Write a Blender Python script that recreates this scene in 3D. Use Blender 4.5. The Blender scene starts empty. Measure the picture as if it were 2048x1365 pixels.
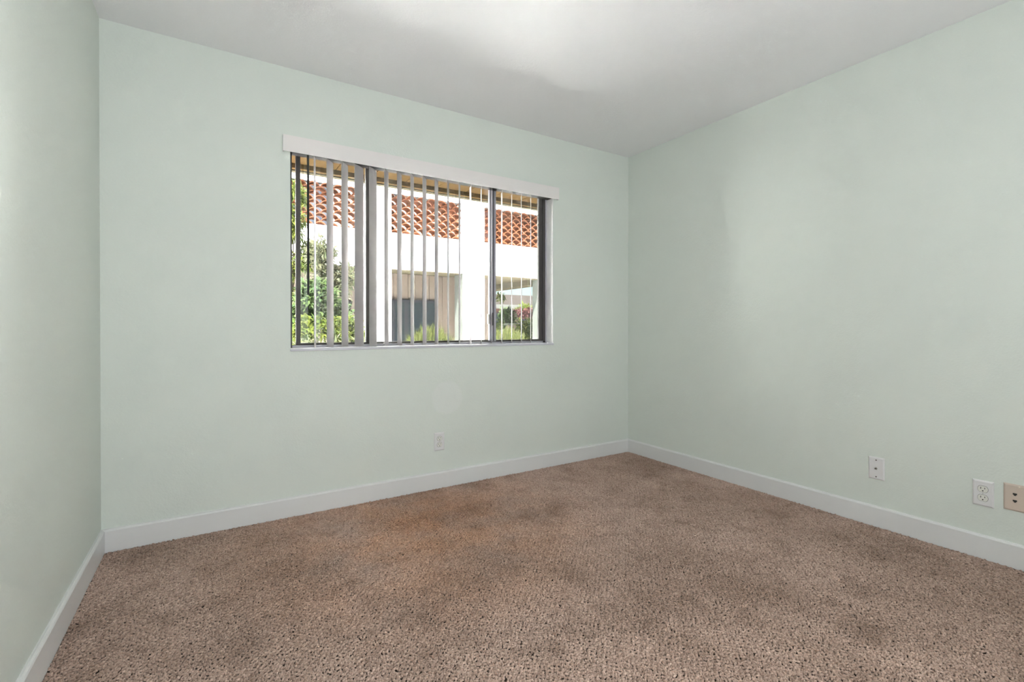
import bpy, bmesh, math, random
from mathutils import Vector, Matrix, Euler

random.seed(7)
S = bpy.context.scene
COL = S.collection
PI = math.pi

# ------------------------------------------------------------------ camera
# room frame: x runs along the window wall, y towards the window wall, z up
CAM_H = 1.0334
D = 2.830            # window wall
XL = -0.445          # left wall
XR = 2.907           # right wall
YR = -0.95           # wall behind the camera
H = 2.44             # ceiling
F_PX = 948.7
cam = bpy.data.cameras.new('camera')
cam.sensor_fit = 'HORIZONTAL'
cam.sensor_width = 36.0
cam.lens = 36.0 * F_PX / 2048.0
cam.shift_y = -23.2 / 2048.0
cam.clip_start = 0.02
cam.clip_end = 300
camo = bpy.data.objects.new('camera', cam)
COL.objects.link(camo)
camo.location = (0, 0, CAM_H)
camo.rotation_euler = (math.radians(90 - 0.2755), 0, math.radians(-32.025))
S.camera = camo

# ------------------------------------------------------------------ sky, sun, exposure
SUN_DIR = Vector((0.80, 1.0, -2.32)).normalized()
world = bpy.data.worlds.new('sky')
S.world = world
world.use_nodes = True
wn = world.node_tree.nodes
wl = world.node_tree.links
wn.clear()
sky = wn.new('ShaderNodeTexSky')
sky.sky_type = 'NISHITA'
sky.sun_disc = False
sky.sun_elevation = math.asin(-SUN_DIR.z)
sky.sun_rotation = math.atan2(-SUN_DIR.x, -SUN_DIR.y)
sky.air_density = 1.0
sky.dust_density = 1.5
bg = wn.new('ShaderNodeBackground')
bg.inputs['Strength'].default_value = 0.22
wo = wn.new('ShaderNodeOutputWorld')
wl.new(sky.outputs[0], bg.inputs['Color'])
wl.new(bg.outputs[0], wo.inputs['Surface'])

sun = bpy.data.lights.new('sun', 'SUN')
sun.energy = 180.0
sun.angle = math.radians(0.53)
sun.color = (1.0, 0.985, 0.965)
suno = bpy.data.objects.new('sun', sun)
COL.objects.link(suno)
suno.location = (-4, -5, 12)
suno.rotation_euler = SUN_DIR.to_track_quat('-Z', 'Y').to_euler()

# fill light added in an invented opening behind the camera
rear_fill = bpy.data.lights.new('rear_fill_light', 'AREA')
rear_fill.shape = 'RECTANGLE'
rear_fill.size = 1.6
rear_fill.size_y = 2.0
rear_fill.energy = 51.0
rear_fill.color = (0.94, 0.975, 1.0)
dlo = bpy.data.objects.new('rear_fill_light', rear_fill)
COL.objects.link(dlo)
dlo.location = (0.60, YR - 0.06, 1.06)
dlo.rotation_euler = (math.radians(128), 0, 0)   # looks into the room, tilted up

S.view_settings.view_transform = 'Standard'
S.view_settings.look = 'None'
S.view_settings.exposure = 0.10
S.view_settings.gamma = 1.0
S.view_settings.use_curve_mapping = False
S.cycles.use_light_tree = False
S.cycles.adaptive_threshold = 0.025
S.cycles.max_bounces = 9
S.cycles.diffuse_bounces = 5
S.cycles.glossy_bounces = 4
S.cycles.transparent_max_bounces = 16
S.cycles.sample_clamp_indirect = 150.0
S.cycles.sample_clamp_direct = 1.4      # the sensor saturates on the sunlit stucco


# ------------------------------------------------------------------ materials
def new_mat(name):
    m = bpy.data.materials.new(name)
    m.use_nodes = True
    nt = m.node_tree
    return m, nt, nt.nodes['Principled BSDF']


def noise(nt, scale, detail=3, rough=0.55, coord='Object', vec=None):
    n = nt.nodes.new('ShaderNodeTexNoise')
    n.inputs['Scale'].default_value = scale
    n.inputs['Detail'].default_value = detail
    n.inputs['Roughness'].default_value = rough
    if vec is None:
        tc = nt.nodes.new('ShaderNodeTexCoord')
        vec = tc.outputs[coord]
    nt.links.new(vec, n.inputs['Vector'])
    return n


def mix_rgb(nt, fac, a, b, blend='MIX'):
    n = nt.nodes.new('ShaderNodeMix')
    n.data_type = 'RGBA'
    n.blend_type = blend
    for sock, v in ((n.inputs[0], fac), (n.inputs[6], a), (n.inputs[7], b)):
        if hasattr(v, 'links'):
            nt.links.new(v, sock)
        else:
            sock.default_value = v if not isinstance(v, tuple) else (*v[:3], 1.0)
    return n.outputs[2]


def ramp(nt, src, p0, p1, c0=(0, 0, 0), c1=(1, 1, 1)):
    n = nt.nodes.new('ShaderNodeValToRGB')
    n.color_ramp.elements[0].position = p0
    n.color_ramp.elements[1].position = p1
    n.color_ramp.elements[0].color = (*c0, 1)
    n.color_ramp.elements[1].color = (*c1, 1)
    nt.links.new(src, n.inputs[0])
    return n.outputs[0]


def bump(nt, bsdf, height, strength, dist):
    b = nt.nodes.new('ShaderNodeBump')
    b.inputs['Strength'].default_value = strength
    b.inputs['Distance'].default_value = dist
    nt.links.new(height, b.inputs['Height'])
    nt.links.new(b.outputs[0], bsdf.inputs['Normal'])


def plain(name, col, rough=0.5, var=0.06, scale=8.0, bump_s=0.0, bump_scale=60.0, bump_d=0.001, metal=0.0, spec=0.5):
    """paint, plastic, metal: a colour with a little procedural variation and relief"""
    m, nt, b = new_mat(name)
    n = noise(nt, scale, 4)
    lo = tuple(c * (1 - var) for c in col)
    hi = tuple(min(1, c * (1 + var)) for c in col)
    nt.links.new(mix_rgb(nt, n.outputs['Fac'], lo, hi), b.inputs['Base Color'])
    b.inputs['Roughness'].default_value = rough
    b.inputs['Metallic'].default_value = metal
    b.inputs['Specular IOR Level'].default_value = spec
    if bump_s:
        n2 = noise(nt, bump_scale, 3)
        bump(nt, b, n2.outputs['Fac'], bump_s, bump_d)
    return m


def wall_paint(name, col, patch=None, smudge=None):
    """satin paint over orange-peel texture; patch/smudge = (centre, radius, strength)"""
    m, nt, b = new_mat(name)
    geo = nt.nodes.new('ShaderNodeNewGeometry')
    big = noise(nt, 0.9, 3, vec=geo.outputs['Position'])
    c = mix_rgb(nt, big.outputs['Fac'], tuple(x * 0.985 for x in col), tuple(min(1, x * 1.015) for x in col))
    for (cen, rx, rz, col2, amt) in (patch or []):
        sub = nt.nodes.new('ShaderNodeVectorMath')
        sub.operation = 'SUBTRACT'
        nt.links.new(geo.outputs['Position'], sub.inputs[0])
        sub.inputs[1].default_value = cen
        div = nt.nodes.new('ShaderNodeVectorMath')
        div.operation = 'DIVIDE'
        nt.links.new(sub.outputs[0], div.inputs[0])
        div.inputs[1].default_value = (rx, rx, rz)
        ln = nt.nodes.new('ShaderNodeVectorMath')
        ln.operation = 'LENGTH'
        nt.links.new(div.outputs[0], ln.inputs[0])
        r = ramp(nt, ln.outputs['Value'], 0.85, 1.0, (amt,) * 3, (0, 0, 0))
        c = mix_rgb(nt, r, c, col2)
    nt.links.new(c, b.inputs['Base Color'])
    b.inputs['Roughness'].default_value = 0.55
    b.inputs['Specular IOR Level'].default_value = 0.2
    n1 = noise(nt, 120.0, 2, 0.5, vec=geo.outputs['Position'])
    n2 = noise(nt, 45.0, 2, 0.5, vec=geo.outputs['Position'])
    add = nt.nodes.new('ShaderNodeMath')
    add.operation = 'ADD'
    nt.links.new(n1.outputs['Fac'], add.inputs[0])
    nt.links.new(n2.outputs['Fac'], add.inputs[1])
    bump(nt, b, add.outputs[0], 0.35, 0.0022)
    return m


MINT = (0.700, 0.744, 0.692)
M = {}
M['wall_back'] = wall_paint('mint_wall_paint', MINT, [((1.275, D, 0.575), 0.115, 0.115, (0.74, 0.77, 0.735), 0.8)])
M['wall_right'] = wall_paint('mint_wall_paint_right', MINT, [((XR, 2.085, 0.243), 0.030, 0.022, (0.70, 0.755, 0.70), 0.5)])
M['wall'] = wall_paint('mint_wall_paint_side', MINT)
M['ceiling'] = wall_paint('white_ceiling_paint', (0.88, 0.875, 0.885))
M['base'] = plain('white_gloss_trim_paint', (0.74, 0.74, 0.735), 0.32, 0.02, 3, 0.12, 35, 0.001)
M['sill'] = plain('white_sill_paint', (0.56, 0.555, 0.60), 0.4, 0.03)
M['vinyl'] = plain('white_vinyl_valance', (0.80, 0.765, 0.75), 0.35, 0.02)
M['alu'] = plain('dark_bronze_aluminium', (0.085, 0.078, 0.075), 0.5, 0.10, 20, spec=0.2)
M['alu_light'] = plain('pale_aluminium', (0.40, 0.40, 0.44), 0.38, 0.06, 20)
M['rail'] = plain('dark_headrail', (0.05, 0.045, 0.045), 0.7, spec=0.1)
M['black'] = plain('black_plastic', (0.03, 0.03, 0.035), 0.45)
M['wand'] = plain('smoky_plastic_wand', (0.035, 0.037, 0.037), 0.5, spec=0.1)
M['plate_white'] = plain('white_plate_plastic', (0.75, 0.74, 0.74), 0.35, 0.01)
M['recept'] = plain('ivory_receptacle_plastic', (0.76, 0.755, 0.70), 0.35, 0.01)
M['plate_beige'] = plain('beige_plate_plastic', (0.62, 0.52, 0.44), 0.4, 0.02)
M['slot'] = plain('dark_slot', (0.02, 0.018, 0.016), 0.7)
M['brass'] = plain('nickel_connector', (0.35, 0.34, 0.32), 0.3, metal=0.9)
M['screw'] = plain('painted_screw', (0.55, 0.54, 0.52), 0.4)
M['screw_dark'] = plain('dark_screw', (0.10, 0.10, 0.095), 0.4, metal=0.5)
# outside
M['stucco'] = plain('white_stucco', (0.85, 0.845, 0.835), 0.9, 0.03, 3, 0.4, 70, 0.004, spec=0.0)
M['dim_grey'] = plain('dim_grey_green', (0.0765, 0.0810, 0.0720), 0.9, 0.05, spec=0.0)  # shade of the column reveals put into the colour; also coats the wall cap
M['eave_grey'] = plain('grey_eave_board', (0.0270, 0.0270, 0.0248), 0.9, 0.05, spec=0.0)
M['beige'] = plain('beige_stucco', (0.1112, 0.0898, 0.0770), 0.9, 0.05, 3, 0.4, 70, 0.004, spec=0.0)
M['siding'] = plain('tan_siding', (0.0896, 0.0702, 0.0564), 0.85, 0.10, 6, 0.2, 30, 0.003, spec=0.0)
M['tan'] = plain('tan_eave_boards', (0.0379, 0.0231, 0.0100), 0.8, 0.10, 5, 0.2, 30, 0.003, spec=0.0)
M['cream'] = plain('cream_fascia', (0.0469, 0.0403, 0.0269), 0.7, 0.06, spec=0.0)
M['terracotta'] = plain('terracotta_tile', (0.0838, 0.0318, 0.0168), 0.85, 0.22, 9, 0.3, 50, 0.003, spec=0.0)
M['darkglass'] = plain('dark_window_glass', (0.008, 0.011, 0.013), 0.12, 0.1, spec=0.15)
M['blueglass'] = plain('blue_grey_window_glass', (0.012, 0.016, 0.022), 0.12, 0.2, 2, spec=0.15)
M['darkframe'] = plain('dark_bronze_frame', (0.008, 0.008, 0.01), 0.5, spec=0.15)
M['shade_brown'] = plain('shaded_brown_wall', (0.0174, 0.0097, 0.0087), 0.9, 0.25, 4, spec=0.0)
M['concrete'] = plain('pale_concrete', (0.74, 0.74, 0.74), 0.9, 0.08, 2, 0.2, 40, 0.004, spec=0.0)
M['roof'] = plain('brown_shingle', (0.0203, 0.0174, 0.0157), 0.9, 0.30, 12, 0.5, 20, 0.02, spec=0.0)
M['pink'] = plain('pink_stucco', (0.0292, 0.0174, 0.0142), 0.9, 0.08, spec=0.0)
M['bark'] = plain('grey_brown_bark', (0.0270, 0.0216, 0.0162), 0.9, 0.3, 20, 0.5, 60, 0.004, spec=0.0)
M['bluepot'] = plain('blue_glazed_pot', (0.0087, 0.0129, 0.0324), 0.4, spec=0.15)
M['petal'] = plain('pink_petal', (0.0864, 0.0421, 0.0416), 0.7, 0.3, spec=0.0)


def leaf_mat(name, a, b_, rough=0.45):
    m, nt, b = new_mat(name)
    g = nt.nodes.new('ShaderNodeNewGeometry')
    nt.links.new(ramp(nt, g.outputs['Random Per Island'], 0.1, 0.95, a, b_), b.inputs['Base Color'])
    b.inputs['Roughness'].default_value = rough
    b.inputs['Specular IOR Level'].default_value = 0.04
    tr = nt.nodes.new('ShaderNodeBsdfTranslucent')
    nt.links.new(ramp(nt, g.outputs['Random Per Island'], 0.1, 0.95, a, b_), tr.inputs['Color'])
    mx = nt.nodes.new('ShaderNodeMixShader')
    mx.inputs[0].default_value = 0.30
    nt.links.new(b.outputs[0], mx.inputs[1])
    nt.links.new(tr.outputs[0], mx.inputs[2])
    nt.links.new(mx.outputs[0], nt.nodes['Material Output'].inputs['Surface'])
    return m


M['leaf_dark'] = leaf_mat('deep_green_leaf', (0.0198, 0.0343, 0.0145), (0.0639, 0.0888, 0.0321))
M['leaf_lime'] = leaf_mat('lime_leaf', (0.0244, 0.0394, 0.0091), (0.0851, 0.0944, 0.0198))
M['leaf_grey'] = leaf_mat('grey_green_leaf', (0.0401, 0.0501, 0.0276), (0.1249, 0.1198, 0.0723))
M['leaf_needle'] = leaf_mat('olive_needle', (0.0190, 0.0242, 0.0066), (0.0485, 0.0524, 0.0175))


def glass_mat():
    m, nt, b = new_mat('clear_window_glass')
    tr = nt.nodes.new('ShaderNodeBsdfTransparent')
    tr.inputs[0].default_value = (0.95, 0.97, 0.96, 1)
    gl = nt.nodes.new('ShaderNodeBsdfGlossy')
    gl.inputs['Roughness'].default_value = 0.02
    fr = nt.nodes.new('ShaderNodeFresnel')
    fr.inputs[0].default_value = 1.45
    mx = nt.nodes.new('ShaderNodeMixShader')
    nt.links.new(fr.outputs[0], mx.inputs[0])
    nt.links.new(tr.outputs[0], mx.inputs[1])
    nt.links.new(gl.outputs[0], mx.inputs[2])
    nt.links.new(mx.outputs[0], nt.nodes['Material Output'].inputs['Surface'])
    nt.nodes.remove(b)
    return m


M['glass'] = glass_mat()


def vane_mat():
    m, nt, b = new_mat('white_vinyl_vane')
    n = noise(nt, 6, 2)
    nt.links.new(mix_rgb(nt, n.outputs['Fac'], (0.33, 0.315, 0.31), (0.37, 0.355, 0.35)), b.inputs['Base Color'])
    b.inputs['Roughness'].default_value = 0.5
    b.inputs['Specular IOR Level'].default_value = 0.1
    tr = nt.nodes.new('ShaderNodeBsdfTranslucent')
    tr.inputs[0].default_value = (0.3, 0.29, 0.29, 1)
    mx = nt.nodes.new('ShaderNodeMixShader')
    mx.inputs[0].default_value = 0.012
    nt.links.new(b.outputs[0], mx.inputs[1])
    nt.links.new(tr.outputs[0], mx.inputs[2])
    nt.links.new(mx.outputs[0], nt.nodes['Material Output'].inputs['Surface'])
    return m


M['vane'] = vane_mat()


def carpet_mat():
    m, nt, b = new_mat('brown_loop_carpet')
    geo = nt.nodes.new('ShaderNodeNewGeometry')
    at = nt.nodes.new('ShaderNodeAttribute')
    at.attribute_type = 'INSTANCER'
    at.attribute_name = 'yarn'
    c = mix_rgb(nt, at.outputs['Fac'], (0.335, 0.226, 0.176), (0.69, 0.505, 0.422))
    # soil and wear: broad soft patches, some warm, some dark
    n1 = noise(nt, 1.3, 4, 0.6, vec=geo.outputs['Position'])
    c = mix_rgb(nt, ramp(nt, n1.outputs['Fac'], 0.42, 0.66), c, (0.68, 0.64, 0.60), 'MULTIPLY')
    n2 = noise(nt, 4.5, 4, 0.65, vec=geo.outputs['Position'])
    c = mix_rgb(nt, ramp(nt, n2.outputs['Fac'], 0.50, 0.74), c, (0.66, 0.62, 0.58), 'MULTIPLY')
    # warm orange patch in front of the window
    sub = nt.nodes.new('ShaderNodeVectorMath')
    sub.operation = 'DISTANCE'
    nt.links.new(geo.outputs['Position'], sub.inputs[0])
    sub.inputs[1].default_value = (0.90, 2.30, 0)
    patch_fall = ramp(nt, sub.outputs['Value'], 0.10, 1.0, (1, 1, 1), (0, 0, 0))
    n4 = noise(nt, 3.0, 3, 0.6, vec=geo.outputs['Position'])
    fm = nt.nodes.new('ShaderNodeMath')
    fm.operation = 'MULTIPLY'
    nt.links.new(patch_fall, fm.inputs[0])
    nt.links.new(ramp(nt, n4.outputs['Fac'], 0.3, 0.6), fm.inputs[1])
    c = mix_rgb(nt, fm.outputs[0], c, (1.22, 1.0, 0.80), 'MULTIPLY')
    n3 = noise(nt, 900.0, 2, 0.6, vec=geo.outputs['Position'])
    c = mix_rgb(nt, n3.outputs['Fac'], mix_rgb(nt, 1.0, c, (0.78, 0.76, 0.75), 'MULTIPLY'), mix_rgb(nt, 1.0, c, (1.2, 1.2, 1.2), 'MULTIPLY'))
    nt.links.new(c, b.inputs['Base Color'])
    b.inputs['Roughness'].default_value = 0.85
    b.inputs['Specular IOR Level'].default_value = 0.2
    b.inputs['Sheen Weight'].default_value = 0.42
    b.inputs['Sheen Roughness'].default_value = 0.4
    bump(nt, b, n3.outputs['Fac'], 0.6, 0.0012)
    return m


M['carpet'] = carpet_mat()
M['carpet_base'] = plain('carpet_backing', (0.05, 0.032, 0.023), 0.95, 0.1)


# ------------------------------------------------------------------ mesh helpers
class MB:
    """collects shapes, then builds ONE mesh object"""
    def __init__(self):
        self.bm = bmesh.new()

    def box(self, x0, x1, y0, y1, z0, z1):
        vs = [self.bm.verts.new(p) for p in
              ((x0, y0, z0), (x1, y0, z0), (x1, y1, z0), (x0, y1, z0), (x0, y0, z1), (x1, y0, z1), (x1, y1, z1), (x0, y1, z1))]
        for f in ((0, 3, 2, 1), (4, 5, 6, 7), (0, 1, 5, 4), (1, 2, 6, 5), (2, 3, 7, 6), (3, 0, 4, 7)):
            self.bm.faces.new([vs[i] for i in f])
        return self

    def prism(self, prof, mat_fn, t0, t1):
        """extrude the closed 2-D profile between t0 and t1; mat_fn(u, v, t) -> xyz"""
        a = [self.bm.verts.new(mat_fn(u, v, t0)) for u, v in prof]
        b = [self.bm.verts.new(mat_fn(u, v, t1)) for u, v in prof]
        n = len(prof)
        for i in range(n):
            j = (i + 1) % n
            self.bm.faces.new((a[i], a[j], b[j], b[i]))
        self.bm.faces.new(a[::-1])
        self.bm.faces.new(b)
        return self

    def tube(self, pts, rads, seg=8):
        pts = [Vector(p) for p in pts]
        rings = []
        for i, p in enumerate(pts):
            d = (pts[min(i + 1, len(pts) - 1)] - pts[max(i - 1, 0)]).normalized()
            s = d.orthogonal().normalized()
            t = d.cross(s)
            r = rads[i] if isinstance(rads, (list, tuple)) else rads
            rings.append([self.bm.verts.new(p + (s * math.cos(2 * PI * k / seg) + t * math.sin(2 * PI * k / seg)) * r) for k in range(seg)])
        for a, b in zip(rings, rings[1:]):
            for k in range(seg):
                self.bm.faces.new((a[k], a[(k + 1) % seg], b[(k + 1) % seg], b[k]))
        self.bm.faces.new(rings[0][::-1])
        self.bm.faces.new(rings[-1])
        return self

    def xform(self, m):
        self.bm.transform(m)
        return self

    def mesh(self, name, mat, bevel=0.0, seg=2, smooth=False):
        bm = self.bm
        bmesh.ops.recalc_face_normals(bm, faces=bm.faces)
        if bevel:
            bmesh.ops.bevel(bm, geom=bm.edges[:], offset=bevel, segments=seg, affect='EDGES', profile=0.5, clamp_overlap=True)
        me = bpy.data.meshes.new(name)
        bm.to_mesh(me)
        bm.free()
        if smooth:
            for p in me.polygons:
                p.use_smooth = True
        if mat:
            me.materials.append(mat)
        return me

    def build(self, name, mat, parent=None, **kw):
        return link(name, self.mesh(name, mat, **kw), parent)


def link(name, me, parent=None):
    o = bpy.data.objects.new(name, me)
    COL.objects.link(o)
    if parent:
        o.parent = parent
        o.matrix_parent_inverse = Matrix.Identity(4)
    return o


def empty(name, loc=(0, 0, 0), rot=(0, 0, 0)):
    o = bpy.data.objects.new(name, None)
    o.empty_display_size = 0.05
    COL.objects.link(o)
    o.location = loc
    o.rotation_euler = rot
    return o


def tag(o, label=None, cat=None, group=None, kind=None):
    for k, v in (('label', label), ('category', cat), ('group', group), ('kind', kind)):
        if v:
            o[k] = v
    return o


def box(name, mat, x0, x1, y0, y1, z0, z1, parent=None, bevel=0.0, **kw):
    return MB().box(x0, x1, y0, y1, z0, z1).build(name, mat, parent, bevel=bevel, **kw)


# ------------------------------------------------------------------ room shell
OX0, OX1, OZ0, OZ1 = 0.348, 2.131, 0.915, 2.072        # window opening
WT = 0.16                                             # wall thickness
tag(MB().box(XL - .16, XR + .16, YR - .16, D + WT, -0.12, -0.004).build('floor', M['carpet_base']),
    'floor under the brown carpet', 'floor', kind='structure')
tag(MB().box(XL - .16, XR + .16, YR - .16, D + WT, H, H + .15).build('ceiling', M['ceiling']),
    'smooth white painted ceiling', 'ceiling', kind='structure')
tag(MB().box(XL - .16, XL, YR, D, 0, H).build('wall_left', M['wall']),
    'pale mint green wall at the left edge of the photo', 'wall', kind='structure')
tag(MB().box(XR, XR + .16, YR, D, 0, H).build('wall_right', M['wall_right']),
    'pale mint green wall with three socket plates', 'wall', kind='structure')
wb = MB()
wb.box(XL - .16, OX0, D, D + WT, 0, H).box(OX1, XR + .16, D, D + WT, 0, H)
wb.box(OX0, OX1, D, D + WT, 0, OZ0).box(OX0, OX1, D, D + WT, OZ1, H)
tag(wb.build('wall_back', M['wall_back']), 'pale mint green wall with the window in it', 'wall', kind='structure')
# wall behind the camera with an opening added to hold the fill light
DX0, DX1, DZ1 = -0.25, 1.45, 2.1
wr = MB()
wr.box(XL - .16, DX0, YR - .12, YR, 0, H).box(DX1, XR + .16, YR - .12, YR, 0, H).box(DX0, DX1, YR - .12, YR, DZ1, H)
tag(wr.build('wall_rear', M['wall']), 'mint green wall behind the viewer with an opening added for the fill light', 'wall', kind='structure')
nr = MB()  # closed box added behind the opening to keep the sun out
nr.box(DX0 - .3, DX1 + .3, YR - .9, YR - .8, 0, H).box(DX0 - .3, DX0 - .2, YR - .8, YR - .12, 0, H)
nr.box(DX1 + .2, DX1 + .3, YR - .8, YR - .12, 0, H).box(DX0 - .3, DX1 + .3, YR - .9, YR - .12, H, H + .1).box(DX0 - .3, DX1 + .3, YR - .9, YR - .12, -.1, 0)
tag(nr.build('rear_light_box', M['ceiling']), 'white box added to close off the fill light opening', 'wall', kind='structure')

BH, BT = 0.1065, 0.015
prof = [(0, 0), (BT, 0), (BT, BH - .009), (BT - .003, BH - .004), (BT - .008, BH), (0, BH)]
tag(MB().prism(prof, lambda u, v, t: (t, D - u, v), XL, XR).build('baseboard_back', M['base']),
    'white baseboard along the window wall', 'baseboard', kind='structure')
tag(MB().prism(prof, lambda u, v, t: (XR - u, t, v), YR, D - BT).build('baseboard_right', M['base']),
    'white baseboard along the right wall', 'baseboard', kind='structure')
tag(MB().prism(prof, lambda u, v, t: (XL + u, t, v), YR, D - BT).build('baseboard_left', M['base']),
    'white baseboard along the left wall', 'baseboard', kind='structure')

# window sill board and painted reveals
tag(MB().box(OX0 - .002, OX1 + .002, D - .007, D + .082, OZ0 - .013, OZ0 + .002).build('trim_1', M['sill'], bevel=.002),
    'thin white sill board at the bottom of the window recess', 'sill', kind='structure')
tag(MB().box(OX1 - .004, OX1 + .001, D + .001, D + .085, OZ0 + .002, OZ1).build('trim_2', M['base']),
    'white painted reveal at the right side of the window', 'trim', kind='structure')

# ------------------------------------------------------------------ carpet: nubs of loop pile on a diagonal lattice
def build_carpet():
    s = 0.0056                      # tuft spacing
    q = 0.0150                      # spacing of the dimples of the woven pattern, set on the diagonal
    rnd = random.Random(3)
    gs, un, ex = rnd.gauss, rnd.uniform, math.exp
    pts, yarn, scl, rot = [], [], [], []
    x0, x1, y0, y1 = XL + BT + .003, XR - BT - .003, YR + .3, D - BT - .003
    c45 = math.sqrt(.5)
    ny, nx = int((y1 - y0) / s), int((x1 - x0) / s)
    for j in range(ny + 1):
        for i in range(nx + 1):
            x = x0 + (i + .5 * (j & 1)) * s + gs(0, .0012)
            y = y0 + j * s + gs(0, .0012)
            if x > x1 or y > y1:
                continue
            wx = x + .004 * math.sin(7.1 * y + 3 * math.sin(2.3 * x))
            wy = y + .004 * math.sin(6.3 * x + 2 * math.sin(3.1 * y))
            a, b = (wx + wy) * c45 / q, (wx - wy) * c45 / q
            ca, cb = round(a), round(b)
            h1 = math.sin(ca * 12.9898 + cb * 78.233) * 43758.5453
            h1 -= math.floor(h1)
            d2 = ((a - ca - (h1 - .5) * .4) ** 2 + (b - cb - (h1 * 7 % 1 - .5) * .4) ** 2) * q * q
            if d2 < (.0019 + .0018 * h1) ** 2:
                continue
            dip = .0056 * ex(-d2 / .000021)
            pts.append((x, y, .0010 - dip + gs(0, .0010)))
            yarn.append(min(1, max(0, gs(.5, .22) + .12 * (h1 - .5))))
            scl.append((.0047 * un(.75, 1.3), .0029 * un(.8, 1.25), .0037 * un(.8, 1.2)))
            rot.append((gs(0, .35), gs(0, .35), un(0, PI)))
    me = bpy.data.meshes.new('carpet')
    me.from_pydata(pts, [], [])
    for nm, typ, data, key in (('yarn', 'FLOAT', yarn, 'value'), ('nub_scale', 'FLOAT_VECTOR', scl, 'vector'), ('nub_rot', 'FLOAT_VECTOR', rot, 'vector')):
        a = me.attributes.new(nm, typ, 'POINT')
        flat = data if key == 'value' else [c for v in data for c in v]
        a.data.foreach_set(key, flat)
    o = link('carpet', me)
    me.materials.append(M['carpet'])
    g = bpy.data.node_groups.new('loop_pile', 'GeometryNodeTree')
    g.interface.new_socket('Geometry', in_out='INPUT', socket_type='NodeSocketGeometry')
    g.interface.new_socket('Geometry', in_out='OUTPUT', socket_type='NodeSocketGeometry')
    N, L = g.nodes, g.links
    gi, go = N.new('NodeGroupInput'), N.new('NodeGroupOutput')
    ico = N.new('GeometryNodeMeshIcoSphere')
    ico.inputs['Radius'].default_value = 1.0
    ico.inputs['Subdivisions'].default_value = 2
    sm = N.new('GeometryNodeSetShadeSmooth')
    sma = N.new('GeometryNodeSetMaterial')
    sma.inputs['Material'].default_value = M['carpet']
    inst = N.new('GeometryNodeInstanceOnPoints')
    a1 = N.new('GeometryNodeInputNamedAttribute')
    a1.data_type = 'FLOAT_VECTOR'
    a1.inputs[0].default_value = 'nub_scale'
    a2 = N.new('GeometryNodeInputNamedAttribute')
    a2.data_type = 'FLOAT_VECTOR'
    a2.inputs[0].default_value = 'nub_rot'
    L.new(ico.outputs['Mesh'], sm.inputs[0])
    L.new(sm.outputs[0], sma.inputs[0])
    L.new(gi.outputs[0], inst.inputs['Points'])
    L.new(sma.outputs[0], inst.inputs['Instance'])
    L.new(a1.outputs[0], inst.inputs['Scale'])
    L.new(a2.outputs[0], inst.inputs['Rotation'])
    L.new(inst.outputs[0], go.inputs[0])
    md = o.modifiers.new('pile', 'NODES')
    md.node_group = g
    tag(o, 'brown loop pile carpet with darker worn patches covering the floor', 'carpet', kind='stuff')


build_carpet()


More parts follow.
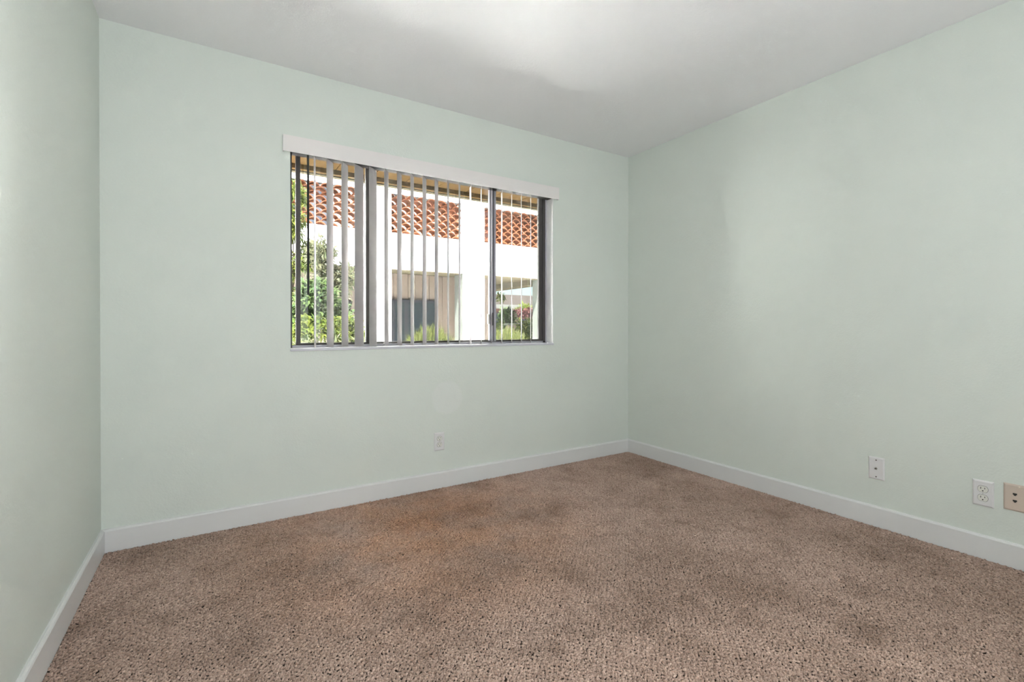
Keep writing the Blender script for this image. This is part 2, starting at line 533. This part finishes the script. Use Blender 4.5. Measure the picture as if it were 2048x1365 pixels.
# ------------------------------------------------------------------ window: three-panel aluminium slider
def window():
    w = empty('window_1', (OX0, D + .08, OZ0))
    tag(w, 'dark aluminium three-panel sliding window behind the vertical blind', 'window', kind='structure')
    lx = lambda x: x - OX0
    ly = lambda y: y - (D + .08)
    lz = lambda z: z - OZ0

    def b(name, mat, x0, x1, y0, y1, z0, z1, parent=w, bev=.0015):
        return box(name, mat, lx(x0), lx(x1), ly(y0), ly(y1), lz(z0), lz(z1), parent, bev)
    Y0 = D + .082
    fw = .022
    b('frame_jamb', M['alu'], OX0, OX0 + .018, Y0, Y0 + .07, OZ0, OZ1)
    b('frame_jamb', M['alu'], OX1 - .036, OX1 - .004, Y0, Y0 + .022, OZ0, OZ1)
    b('frame_jamb', M['alu'], OX1 - .028, OX1 - .004, Y0 + .022, Y0 + .07, OZ0, OZ1)
    b('jamb_bead', M['alu_light'], OX1 - .014, OX1 - .004, Y0 - .005, Y0, OZ0 + .002, OZ1)
    b('frame_head', M['alu'], OX0, OX1, Y0, Y0 + .07, OZ1 - .014, OZ1)
    b('frame_track', M['alu_light'], OX0 + .018, OX1 - .004, Y0, Y0 + .010, OZ0 + .001, OZ0 + .015)
    b('frame_track', M['alu'], OX0 + .018, OX1 - .004, Y0 + .010, Y0 + .07, OZ0 + .001, OZ0 + .010)
    b('frame_track', M['alu'], OX0 + .018, OX1 - .004, Y0 + .030, Y0 + .035, OZ0 + .010, OZ0 + .018)

    def sash(x0, x1, yc, label, stl, str_, matl, matr, parent_name='sash'):
        # built round the pane, which sits in the sash
        z0, z1 = OZ0 + .018, OZ1 - .014
        m = MB()
        m.box(lx(x0), lx(x1), ly(yc - .009), ly(yc + .009), lz(z0), lz(z0) + .010)
        m.box(lx(x0), lx(x1), ly(yc - .009), ly(yc + .009), lz(z1) - .010, lz(z1))
        s = m.build('sash', M['alu'], w, bevel=.001)
        s['label'] = label
        box('stile', matl, lx(x0), lx(x0 + stl), ly(yc - .011), ly(yc + .011), lz(z0), lz(z1), s, .001)
        box('stile', matr, lx(x1 - str_), lx(x1), ly(yc - .011), ly(yc + .011), lz(z0), lz(z1), s, .001)
        box('pane', M['glass'], lx(x0 + stl), lx(x1 - str_), ly(yc - .002), ly(yc + .002), lz(z0 + .01), lz(z1 - .01), s)
        return s
    s1 = sash(.387, .800, Y0 + .018, 'left sliding sash pushed slightly open', .024, .022, M['alu'], M['alu'])
    box('latch', M['black'], lx(.800), lx(.806), ly(Y0 + .004), ly(Y0 + .014), lz(1.11), lz(1.20), s1, .001)
    sash(.824, 1.690, Y0 + .048, 'fixed middle panel', .022, .022, M['alu'], M['alu'])
    s3 = sash(1.640, 2.094, Y0 + .018, 'right sliding sash with a black latch', .052, .030, M['alu_light'], M['alu'])
    box('groove', M['alu'], lx(1.668), lx(1.674), ly(Y0 + .0045), ly(Y0 + .0075), lz(OZ0 + .02), lz(OZ1 - .02), s3)
    box('latch', M['black'], lx(1.652), lx(1.664), ly(Y0 - .004), ly(Y0 + .008), lz(1.045), lz(1.135), s3, .002)
    box('pull', M['recept'], lx(1.628), lx(1.640), ly(Y0 + .010), ly(Y0 + .020), lz(1.055), lz(1.125), s3, .002)


window()


# ------------------------------------------------------------------ vertical blind
def blind():
    YV = D + .043
    o = empty('vertical_blind', (OX0, D, OZ1))
    tag(o, 'white vertical blind with turned vanes under a long valance in the window', 'blind')
    lo = Vector((OX0, D, OZ1))
    # valance: flat board with short returns, channelled along the lower edge
    vx0, vx1, vz0, vz1, vy = .310, 2.168, 1.981, 2.069, D - .024
    m = MB()
    pr = [(0, vz0), (.0025, vz0), (.0025, vz1), (0, vz1)]
    m.prism(pr, lambda u, v, t: (t - lo.x, vy + u - lo.y, v - lo.z), vx0, vx1)
    va = m.build('valance', M['vinyl'], o)
    va['label'] = 'white vinyl valance board'
    for xa, xb in ((vx0, vx0 + .005), (vx1 - .005, vx1)):
        box('valance_return', M['vinyl'], xa - lo.x, xb - lo.x, vy + .0025 - lo.y, D - .0005 - lo.y, vz0 - lo.z, vz1 - lo.z, va)
    hr = box('headrail', M['rail'], OX0 + .004 - lo.x, OX1 - .006 - lo.x, D + .010 - lo.y, YV + .02 - lo.y, 1.990 - lo.z, OZ1 - .001 - lo.z, o, .002)
    hr['label'] = 'dark headrail track'
    # vanes: shallow C cross-section, 89 mm wide
    w, sag, th = .089, .0035, .0008
    z0, z1 = .9195, 1.9893
    n = 8
    bm = MB()
    prof_o, prof_i = [], []
    for i in range(n + 1):
        u = -w / 2 + w * i / n
        v = sag * (1 - (2 * u / w) ** 2)
        prof_o.append((u, v + th))
        prof_i.append((u, v))
    bm.prism(prof_o + prof_i[::-1], lambda u, v, t: (v, u, t), 0, z1 - z0)
    vane_me = bm.mesh('vane', M['vane'])
    carrier_me = MB().box(-.004, .004, -.012, .012, .001, .012).mesh('carrier', M['vinyl'], bevel=.001)
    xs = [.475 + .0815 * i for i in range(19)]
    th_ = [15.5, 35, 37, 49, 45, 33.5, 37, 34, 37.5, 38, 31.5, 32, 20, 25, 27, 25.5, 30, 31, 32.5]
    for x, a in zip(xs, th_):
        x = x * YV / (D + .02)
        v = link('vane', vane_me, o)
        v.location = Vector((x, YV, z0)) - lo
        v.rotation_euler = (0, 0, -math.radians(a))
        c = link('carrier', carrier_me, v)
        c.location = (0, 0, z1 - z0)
    wd = MB().tube([(.4385 - lo.x, D + .004 - lo.y, 2.0 - lo.z), (.4385 - lo.x, D + .004 - lo.y, 1.212 - lo.z)], .0060, 8).build('wand', M['wand'], o)
    wd['label'] = 'dark smoky tilt wand'


blind()


# ------------------------------------------------------------------ wall plates
def plate_mesh(mat, w=.070, h=.1145, t=.0070, b=.0060):
    bm = bmesh.new()
    vs = []
    for (sx, sz, y) in ((1, 1, 0), (1, 1, 1)):
        a, c = (w / 2, h / 2) if y == 0 else (w / 2 - b, h / 2 - b)
        yy = 0 if y == 0 else -t
        mid = []
        vs.append([bm.verts.new((x, yy, z)) for x, z in ((-a, -c), (a, -c), (a, c), (-a, c))])
        if y == 0:
            vs.append([bm.verts.new((x, -t * .45, z)) for x, z in ((-a, -c), (a, -c), (a, c), (-a, c))])
    for p, q in zip(vs, vs[1:]):
        for k in range(4):
            bm.faces.new((p[k], p[(k + 1) % 4], q[(k + 1) % 4], q[k]))
    bm.faces.new(vs[-1])
    bm.faces.new(vs[0][::-1])
    bmesh.ops.recalc_face_normals(bm, faces=bm.faces)
    me = bpy.data.meshes.new('plate')
    bm.to_mesh(me)
    bm.free()
    me.materials.append(mat)
    return me


def disc(name, mat, r, y0, y1, parent, x=0, z=0, seg=16, flat=None):
    """round knob along -y; flat clips top and bottom"""
    pr = []
    for k in range(seg):
        a = 2 * PI * k / seg
        u, v = r * math.cos(a), r * math.sin(a)
        if flat:
            v = max(-flat, min(flat, v))
        pr.append((u, v))
    return MB().prism(pr, lambda u, v, t: (x + u, t, z + v), y0, y1).build(name, mat, parent)


def duplex(loc, rz, label):
    o = empty('duplex_outlet', loc, (0, 0, rz))
    tag(o, label, 'outlet', 'white duplex outlets')
    link('plate', plate_mesh(M['plate_white']), o)
    for z in (.0197, -.0197):
        disc('gap', M['slot'], .0180, -.0068, -.0072, o, 0, z, 24, flat=.0150)
        r = disc('receptacle', M['recept'], .0170, -.0068, -.0084, o, 0, z, 24, flat=.0140)
        r['label'] = 'ivory receptacle face'
        box('slot', M['slot'], -.0075, -.0055, -.0090, -.0082, z + .000, z + .0085, r)
        box('slot', M['slot'], .0055, .0075, -.0090, -.0082, z + .001, z + .0080, r)
        disc('slot', M['slot'], .0027, -.0082, -.0090, r, 0, z - .0075, 8)
    disc('screw', M['screw'], .003, -.0068, -.0080, o, 0, 0, 10)


duplex((1.2175, D, .2990), 0, 'small white duplex outlet low on the window wall')
duplex((XR, .677, .2910), -PI / 2, 'white duplex outlet on the right wall beside the beige phone plate')

o = empty('coax_plate', (XR, 1.080, .301), (0, 0, -PI / 2))
tag(o, 'white cable plate with a single round connector on the right wall', 'wall plate')
link('plate', plate_mesh(M['plate_white']), o)
c = disc('connector', M['brass'], .0062, -.0068, -.010, o, 0, 0, 6)
disc('thread', M['brass'], .0042, -.010, -.016, c, 0, 0, 10)
disc('pin', M['slot'], .0022, -.016, -.0165, c, 0, 0, 8)
for z in (.043, -.043):
    disc('screw', M['screw_dark'], .0032, -.0068, -.0082, o, 0, z, 10)

o = empty('phone_plate', (XR, .577, .3015), (0, 0, -PI / 2))
tag(o, 'beige phone plate with two dark jacks at the right edge', 'wall plate')
link('plate', plate_mesh(M['plate_beige']), o)
for z in (.0145, -.0145):
    j = MB().prism([(-.0065, .0055), (.0065, .0055), (.0065, -.0015), (.0035, -.0015), (.0035, -.0055), (-.0035, -.0055), (-.0035, -.0015), (-.0065, -.0015)],
                   lambda u, v, t: (u, t, v + z), -.0066, -.0074).build('jack', M['slot'], o)
    j['label'] = 'dark keyed phone jack'
for z in (.043, -.043):
    disc('screw', M['plate_beige'], .003, -.0068, -.0080, o, 0, z, 10)

# ------------------------------------------------------------------ outside: eave over the window, ground
GZ = -0.15
e = empty('eave', (1.5, D + WT, 2.333))
tag(e, 'tan boarded eave over the outside of the window', 'eave', kind='structure')
lo = Vector((1.5, D + WT, 2.333))
bw = .30
x = -2.0
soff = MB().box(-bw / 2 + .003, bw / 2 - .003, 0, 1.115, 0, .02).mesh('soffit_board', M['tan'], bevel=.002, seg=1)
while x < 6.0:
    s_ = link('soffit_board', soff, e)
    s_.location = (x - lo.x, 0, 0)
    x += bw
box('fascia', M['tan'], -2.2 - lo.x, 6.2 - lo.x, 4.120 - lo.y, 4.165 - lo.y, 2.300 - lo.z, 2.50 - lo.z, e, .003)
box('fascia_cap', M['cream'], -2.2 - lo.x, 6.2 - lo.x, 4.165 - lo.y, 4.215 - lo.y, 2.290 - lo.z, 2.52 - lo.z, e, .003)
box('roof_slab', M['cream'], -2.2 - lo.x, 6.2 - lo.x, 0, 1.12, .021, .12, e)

tag(MB().box(-14, 30, D + WT, 34, GZ - .3, GZ).build('ground', M['concrete']), 'pale sunlit ground outside the window', 'ground', kind='structure')


# ------------------------------------------------------------------ the building opposite
def building():
    FY = 8.5
    o = empty('building_opposite', (3.45, FY, GZ))
    tag(o, 'white stucco building with terracotta tile screens seen through the window', 'building')
    lo = Vector((3.45, FY, GZ))

    def b(name, mat, x0, x1, y0, y1, z0, z1, parent=o, bev=.0):
        base = lo if parent is o else lo
        return box(name, mat, x0 - base.x, x1 - base.x, y0 - base.y, y1 - base.y, z0 - base.z, z1 - base.z, parent, bev)
    BAY = [(-1.13, .315), (.80, 2.245), (2.73, 4.175), (4.66, 6.105)]
    COLS = [(-1.61, -1.13), (.315, .80), (2.245, 2.73), (4.175, 4.66), (6.105, 6.60)]
    for x0, x1 in COLS:
        b('column', M['stucco'], x0, x1, FY, FY + .37, GZ, 3.51, bev=.012)
    for x0, x1 in BAY:
        b('parapet_shade_board', M['cream'], x0 + .001, x1 - .013, FY + .010, FY + .30, 2.087, 2.099)  # board added in a darker colour for the shade under the parapet
        b('parapet', M['stucco'], x0 - .005, x1 + .005, FY + .004, FY + .30, 2.10, 2.765, bev=.008)
    b('wing_wall', M['stucco'], -3.5, -1.615, FY, FY + .37, GZ, 3.51, bev=.012)
    b('wing_wall', M['stucco'], 6.605, 10.5, FY, FY + .37, GZ, 3.51, bev=.012)
    b('rail_beam', M['stucco'], -3.5, 10.5, FY - .004, FY + .36, 3.512, 3.78, bev=.012)
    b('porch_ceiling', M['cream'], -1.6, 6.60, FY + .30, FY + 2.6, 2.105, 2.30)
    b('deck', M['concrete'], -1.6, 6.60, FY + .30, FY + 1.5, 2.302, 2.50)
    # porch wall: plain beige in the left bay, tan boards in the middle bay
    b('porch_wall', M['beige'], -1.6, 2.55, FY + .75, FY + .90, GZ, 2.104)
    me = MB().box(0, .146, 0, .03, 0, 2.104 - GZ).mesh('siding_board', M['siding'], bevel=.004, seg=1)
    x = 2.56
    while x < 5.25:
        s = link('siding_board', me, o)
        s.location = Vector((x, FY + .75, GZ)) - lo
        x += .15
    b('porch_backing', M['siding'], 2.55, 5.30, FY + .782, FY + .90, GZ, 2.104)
    # sliding door in the middle bay
    dr = b('patio_door', M['darkframe'], 2.97, 3.90, FY + .70, FY + .748, GZ, 1.585)
    dr['label'] = 'dark framed sliding patio door'
    for xa, xb in ((3.02, 3.21), (3.29, 3.60), (3.66, 3.85)):
        b('pane', M['darkglass'], xa, xb, FY + .692, FY + .698, GZ + .1, 1.53, dr)
    # wall of the deck above, behind the tile screens
    b('deck_wall', M['stucco'], -3.5, 5.25, FY + 1.5, FY + 1.7, 2.30, 6.2)
    b('deck_wall', M['shade_brown'], 5.25, 8.4, FY + 1.5, FY + 1.7, 2.30, 6.2)  # same wall in dark brown for the shade behind the right screen
    w = b('deck_window', M['darkframe'], .95, 1.93, FY + 1.46, FY + 1.50, 2.75, 4.6)
    b('pane', M['blueglass'], 1.0, 1.42, FY + 1.448, FY + 1.459, 2.8, 4.55, w)
    b('pane', M['blueglass'], 1.47, 1.88, FY + 1.448, FY + 1.459, 2.8, 4.55, w)
    for x1 in (4.175, 6.105):  # boards added over the column reveals, darkened to keep their shade
        b('shade_board', M['dim_grey'], x1 - .012, x1 - .0005, FY + .012, FY + .37, GZ, 2.099)
    # breezeway at the right bay: a beam running back
    b('side_beam', M['cream'], 6.00, 6.35, FY + .37, FY + 2.6, 1.985, 2.104)

    # half-round roof tiles, stacked in running bond
    NT = 7
    pitch = (BAY[0][1] - BAY[0][0]) / NT
    sag, th, dep, n = .076, .013, .23, 8

    def tile_mesh(name, t0, t1):
        R = ((pitch / 2) ** 2 + sag ** 2) / (2 * sag)
        half = math.asin(pitch / 2 / R)
        outer, inner = [], []
        k = max(3, int(n * (t1 - t0)))
        for i in range(k + 1):
            t = t0 + (t1 - t0) * i / k
            a = -half + 2 * half * t
            outer.append((R * math.sin(a), R * math.cos(a) - (R - sag)))
            inner.append(((R - th) * math.sin(a), (R - th) * math.cos(a) - (R - sag)))
        return MB().prism(outer + inner[::-1], lambda u, v, t: (u, t, v), 0, dep).mesh(name, M['terracotta'])
    full, lh, rh = tile_mesh('screen_tile', 0, 1), tile_mesh('screen_tile_half', .5, 1), tile_mesh('screen_tile_half', 0, .5)
    rnd = random.Random(5)
    for x0, x1 in BAY:
        for row in range(10):
            z = 2.768 + row * .0741
            if row % 2 == 0:
                its = [(full, x0 + pitch * (i + .5)) for i in range(NT)]
            else:
                its = [(lh, x0 + .001)] + [(full, x0 + pitch * (i + 1)) for i in range(NT - 1)] + [(rh, x1 - .001)]
            for me_, x in its:
                t = link('screen_tile', me_, o)
                t.location = Vector((x, FY + .10 + rnd.uniform(-.006, .006), z)) - lo


building()

# wall lamp on the porch wall of the left bay: half cone
m = MB()
pr = []
for k in range(9):
    a = PI * k / 8
    pr.append((math.cos(a), -math.sin(a)))
top = [m.bm.verts.new((.075 * u, .07 * v, .12)) for u, v in pr]
bot = [m.bm.verts.new((.014 * u, .014 * v, -.12)) for u, v in pr]
for k in range(8):
    m.bm.faces.new((top[k], top[k + 1], bot[k + 1], bot[k]))
m.bm.faces.new((top[8], top[0], bot[0], bot[8]))
m.bm.faces.new(top)
m.bm.faces.new(bot[::-1])
wl_ = empty('wall_lamp', (2.135, 9.25, 1.40))
tag(wl_, 'dark cone shaped lamp on the porch wall opposite', 'lamp')
m.build('lamp_shade', M['darkframe'], wl_)
box('mount', M['darkframe'], -.03, .03, -.012, 0, -.05, .05, wl_)


# ------------------------------------------------------------------ plants
def leaf_bm(bm, p, d, n, ln, wd):
    """pointed leaf of four triangles, folded along its rib"""
    d = d.normalized()
    s = d.cross(n).normalized()
    up = s.cross(d)
    a = bm.verts.new(p)
    tip = bm.verts.new(p + d * ln - up * ln * .15)
    m_ = bm.verts.new(p + d * ln * .45)
    l = bm.verts.new(p + d * ln * .42 + s * wd / 2 + up * wd * .18)
    r = bm.verts.new(p + d * ln * .42 - s * wd / 2 + up * wd * .18)
    for f in ((a, m_, l), (m_, tip, l), (a, r, m_), (m_, r, tip)):
        bm.faces.new(f)


def rv(rnd):
    while True:
        v = Vector((rnd.uniform(-1, 1), rnd.uniform(-1, 1), rnd.uniform(-1, 1)))
        if .05 < v.length < 1:
            return v.normalized()


def plant(name, label, cat, base, clumps, leaf, mat, seed, droop=.2, stems=True, group=None, sprig=5, stem_r=.012):
    """clumps: (dx, dy, z, rx, ry, rz, leaves); every clump hangs on a stem that grows from the base"""
    rnd = random.Random(seed)
    o = empty(name, base)
    tag(o, label, cat, group)
    fm = MB()
    for (dx, dy, z, rx, ry, rz, cnt) in clumps:
        for _ in range(cnt // sprig):
            v = rv(rnd) * (rnd.random() ** .4)
            c = Vector((dx + v.x * rx, dy + v.y * ry, z - base[2] + v.z * rz))
            ax = (v + Vector((0, 0, .5)) + rv(rnd) * .5).normalized()
            for k in range(sprig):
                dr = (ax * .5 + rv(rnd)).normalized()
                dr.z -= droop
                L = leaf[0] * rnd.uniform(.6, 1.2)
                leaf_bm(fm.bm, c + rv(rnd) * .02, dr, Vector((0, 0, 1)) + rv(rnd) * .6, L, leaf[1] * rnd.uniform(.7, 1.2))
    me = bpy.data.meshes.new('foliage')
    fm.bm.to_mesh(me)
    fm.bm.free()
    me.materials.append(mat)
    f = link('foliage', me, o)
    f['kind'] = 'stuff'
    if stems:
        for (dx, dy, z, rx, ry, rz, cnt) in clumps:
            h = z - base[2] + rz * .5
            p = [(dx * .1, dy * .1, 0), (dx * .35 + rnd.uniform(-.04, .04), dy * .35, h * .4), (dx * .8, dy * .8, h * .75), (dx, dy, h)]
            MB().tube(p, [stem_r * 1.3, stem_r, stem_r * .7, stem_r * .3], 6).build('stem', M['bark'], o, smooth=True)
    return o


plant('slender_tree', 'slender drooping tree by the left edge of the window view', 'tree', (.90, 7.5, GZ),
      [(.07, 0, 2.55, .15, .15, .28, 700), (.06, .05, 1.95, .16, .2, .22, 450), (.30, .1, 2.1, .14, .2, .24, 500), (.02, 0, 1.35, .18, .2, .25, 700), (.12, 0, 2.95, .12, .1, .14, 260)],
      (.13, .028), M['leaf_lime'], 11, .5)
plant('leafy_tree', 'bushy grey green tree before the left bay of the building', 'tree', (1.22, 6.8, GZ),
      [(0, 0, 2.02, .18, .2, .22, 700), (.12, 0, 1.60, .26, .2, .26, 1200), (-.14, .1, 1.35, .22, .2, .24, 800), (.28, 0, 1.72, .16, .2, .18, 450)],
      (.12, .032), M['leaf_grey'], 12, .4)
plant('broadleaf_shrub', 'deep green shrub in the thick of the left planting', 'shrub', (1.05, 6.2, GZ),
      [(0, 0, 1.38, .26, .2, .22, 1100), (.27, .1, 1.12, .2, .2, .24, 800), (-.22, 0, 1.1, .2, .2, .24, 800)],
      (.10, .04), M['leaf_dark'], 13, .2)
plant('lime_shrub', 'bright lime green shrub low in the left planting', 'shrub', (1.08, 5.7, GZ),
      [(.08, 0, 1.02, .28, .2, .14, 700), (-.25, 0, .98, .16, .2, .18, 350), (.30, .05, .92, .12, .15, .14, 250)],
      (.085, .035), M['leaf_lime'], 14, .1)
plant('straw_shrub', 'pale drooping grey green shrub along the window sill line', 'shrub', (.95, 5.2, GZ),
      [(-.18, 0, .72, .24, .2, .2, 500), (.12, 0, .72, .24, .2, .2, 600), (.36, .02, .68, .14, .2, .2, 350)],
      (.12, .022), M['leaf_grey'], 15, .6)
plant('spiky_plant', 'small yellow green pointed leaf plant beside the porch wall', 'plant', (1.92, 7.5, GZ),
      [(0, 0, 1.0, .10, .1, .12, 90), (.04, 0, .78, .12, .1, .12, 110)], (.17, .035), M['leaf_lime'], 16, .3)


def needle_bush(name, label, base, rx, ry, top, cnt, seed):
    rnd = random.Random(seed)
    o = empty(name, base)
    tag(o, label, 'shrub')
    fm = MB()
    hh = top - base[2]
    for _ in range(cnt):
        a, q = rnd.uniform(0, 2 * PI), math.sqrt(rnd.random())
        x, y = rx * q * math.cos(a), ry * q * math.sin(a)
        zt = hh * (1 - .35 * q ** 2.5) * rnd.uniform(.55, .97)
        d = Vector((x / rx * .5, y / ry * .5, 1)) + rv(rnd) * .25
        leaf_bm(fm.bm, Vector((x, y, zt)), d, rv(rnd), rnd.uniform(.08, .16), rnd.uniform(.010, .018))
    me = bpy.data.meshes.new('foliage')
    fm.bm.to_mesh(me)
    fm.bm.free()
    me.materials.append(M['leaf_needle'])
    f = link('foliage', me, o)
    f['kind'] = 'stuff'
    for k in range(3):
        a = 2 * PI * k / 3
        MB().tube([(0, 0, 0), (.3 * rx * math.cos(a), .3 * ry * math.sin(a), hh * .6)], [.015, .006], 6).build('stem', M['bark'], o)


needle_bush('needle_shrub', 'fine leaved olive green shrub before the patio door', (3.27, 8.0, GZ), .50, .3, 1.03, 3200, 21)
needle_bush('needle_shrub', 'fine leaved olive green shrub right of the white column', (4.95, 8.1, GZ), .50, .3, 1.0, 2600, 22)
plant('yellow_shrub', 'bright yellow green shrub at the right end of the window view', 'shrub', (6.05, 9.35, GZ),
      [(.35, .1, .85, .42, .3, .33, 1500), (.0, .1, .70, .3, .3, .2, 500)], (.11, .05), M['leaf_lime'], 31, .1)
plant('pale_flower_shrub', 'green shrub beneath the eave of the brown roofed house', 'shrub', (5.4, 9.9, GZ),
      [(.30, 0, .95, .2, .2, .26, 400)], (.10, .04), M['leaf_lime'], 32, .1)
plant('garden_tree', 'young dark tree before the pink house wall', 'tree', (7.55, 12.2, GZ),
      [(-.1, 0, 1.38, .24, .3, .22, 450), (.15, .1, 1.05, .4, .3, .26, 600)], (.15, .06), M['leaf_dark'], 33, .2)
plant('garden_tree', 'bushy tree before the brown shingle roof', 'tree', (9.3, 13.6, GZ),
      [(-.25, 0, 1.55, .38, .3, .24, 700), (.1, 0, 1.15, .6, .4, .3, 800)], (.17, .07), M['leaf_lime'], 34, .2)
plant('flowering_shrub', 'pink flowering shrub beyond the breezeway', 'shrub', (8.35, 12.6, GZ),
      [(.1, 0, 1.48, .55, .3, .16, 700)], (.10, .07), M['petal'], 35, .1)
plant('young_tree', 'small yellow green treetop left of the brown roof', 'tree', (7.45, 11.75, GZ),
      [(-.48, .0, 1.90, .10, .1, .11, 130)], (.13, .05), M['leaf_lime'], 36, .4)

gw = empty('garden_wall', (8.0, 11.0, GZ))
tag(gw, 'low white garden wall beyond the breezeway', 'wall')
box('wall_body', M['beige'], -1.2, 1.6, 0, .2, 0, 1.24, gw)
box('wall_cap', M['dim_grey'], -1.25, 1.65, -.03, .23, 1.24, 1.29, gw, .006)
pt = MB()
pt.bm.free()
pt.bm = bmesh.new()
rings = []
for z, r in ((0, .05), (.03, .065), (.09, .08), (.115, .085), (.115, .070), (.08, .066)):
    rings.append([pt.bm.verts.new((r * math.cos(2 * PI * k / 14), r * math.sin(2 * PI * k / 14), z)) for k in range(14)])
for a_, b_ in zip(rings, rings[1:]):
    for k in range(14):
        pt.bm.faces.new((a_[k], a_[(k + 1) % 14], b_[(k + 1) % 14], b_[k]))
pt.bm.faces.new(rings[0][::-1])
pt.bm.faces.new(rings[-1])
po = pt.build('flower_pot', M['bluepot'], smooth=True)
po.location = (7.33, 11.1, GZ + 1.291)
tag(po, 'small blue pot standing on the garden wall', 'pot')

# house far behind, brown hipped roof
hs = empty('house', (12.0, 17.5, GZ))
tag(hs, 'pink house with a brown shingle roof far beyond the breezeway', 'house')
lo = Vector((12.0, 17.5, GZ))
box('wall', M['pink'], -3.5, 4.0, 0, 5, 0, 2.10, hs)
rb = MB()
ez, rz_ = 1.97 - GZ, 2.64 - GZ
q = [(-3.0, -.5, ez), (4.8, -.5, ez), (4.8, 5.5, ez), (-3.0, 5.5, ez), (-.9, 2.5, rz_), (3.5, 2.5, rz_)]
vs = [rb.bm.verts.new(v) for v in q]
for f in ((0, 1, 5, 4), (1, 2, 5), (2, 3, 4, 5), (3, 0, 4), (3, 2, 1, 0)):
    rb.bm.faces.new([vs[i] for i in f])
rb.build('roof', M['roof'], hs)
box('fascia', M['eave_grey'], -3.02, 4.82, -.54, -.50, ez - .16, ez + .01, hs)
wd_ = box('window', M['darkframe'], -1.9, -1.1, -.04, 0, 1.0, 1.8, hs)
box('pane', M['darkglass'], -1.85, -1.15, -.05, -.04, 1.05, 1.75, wd_)
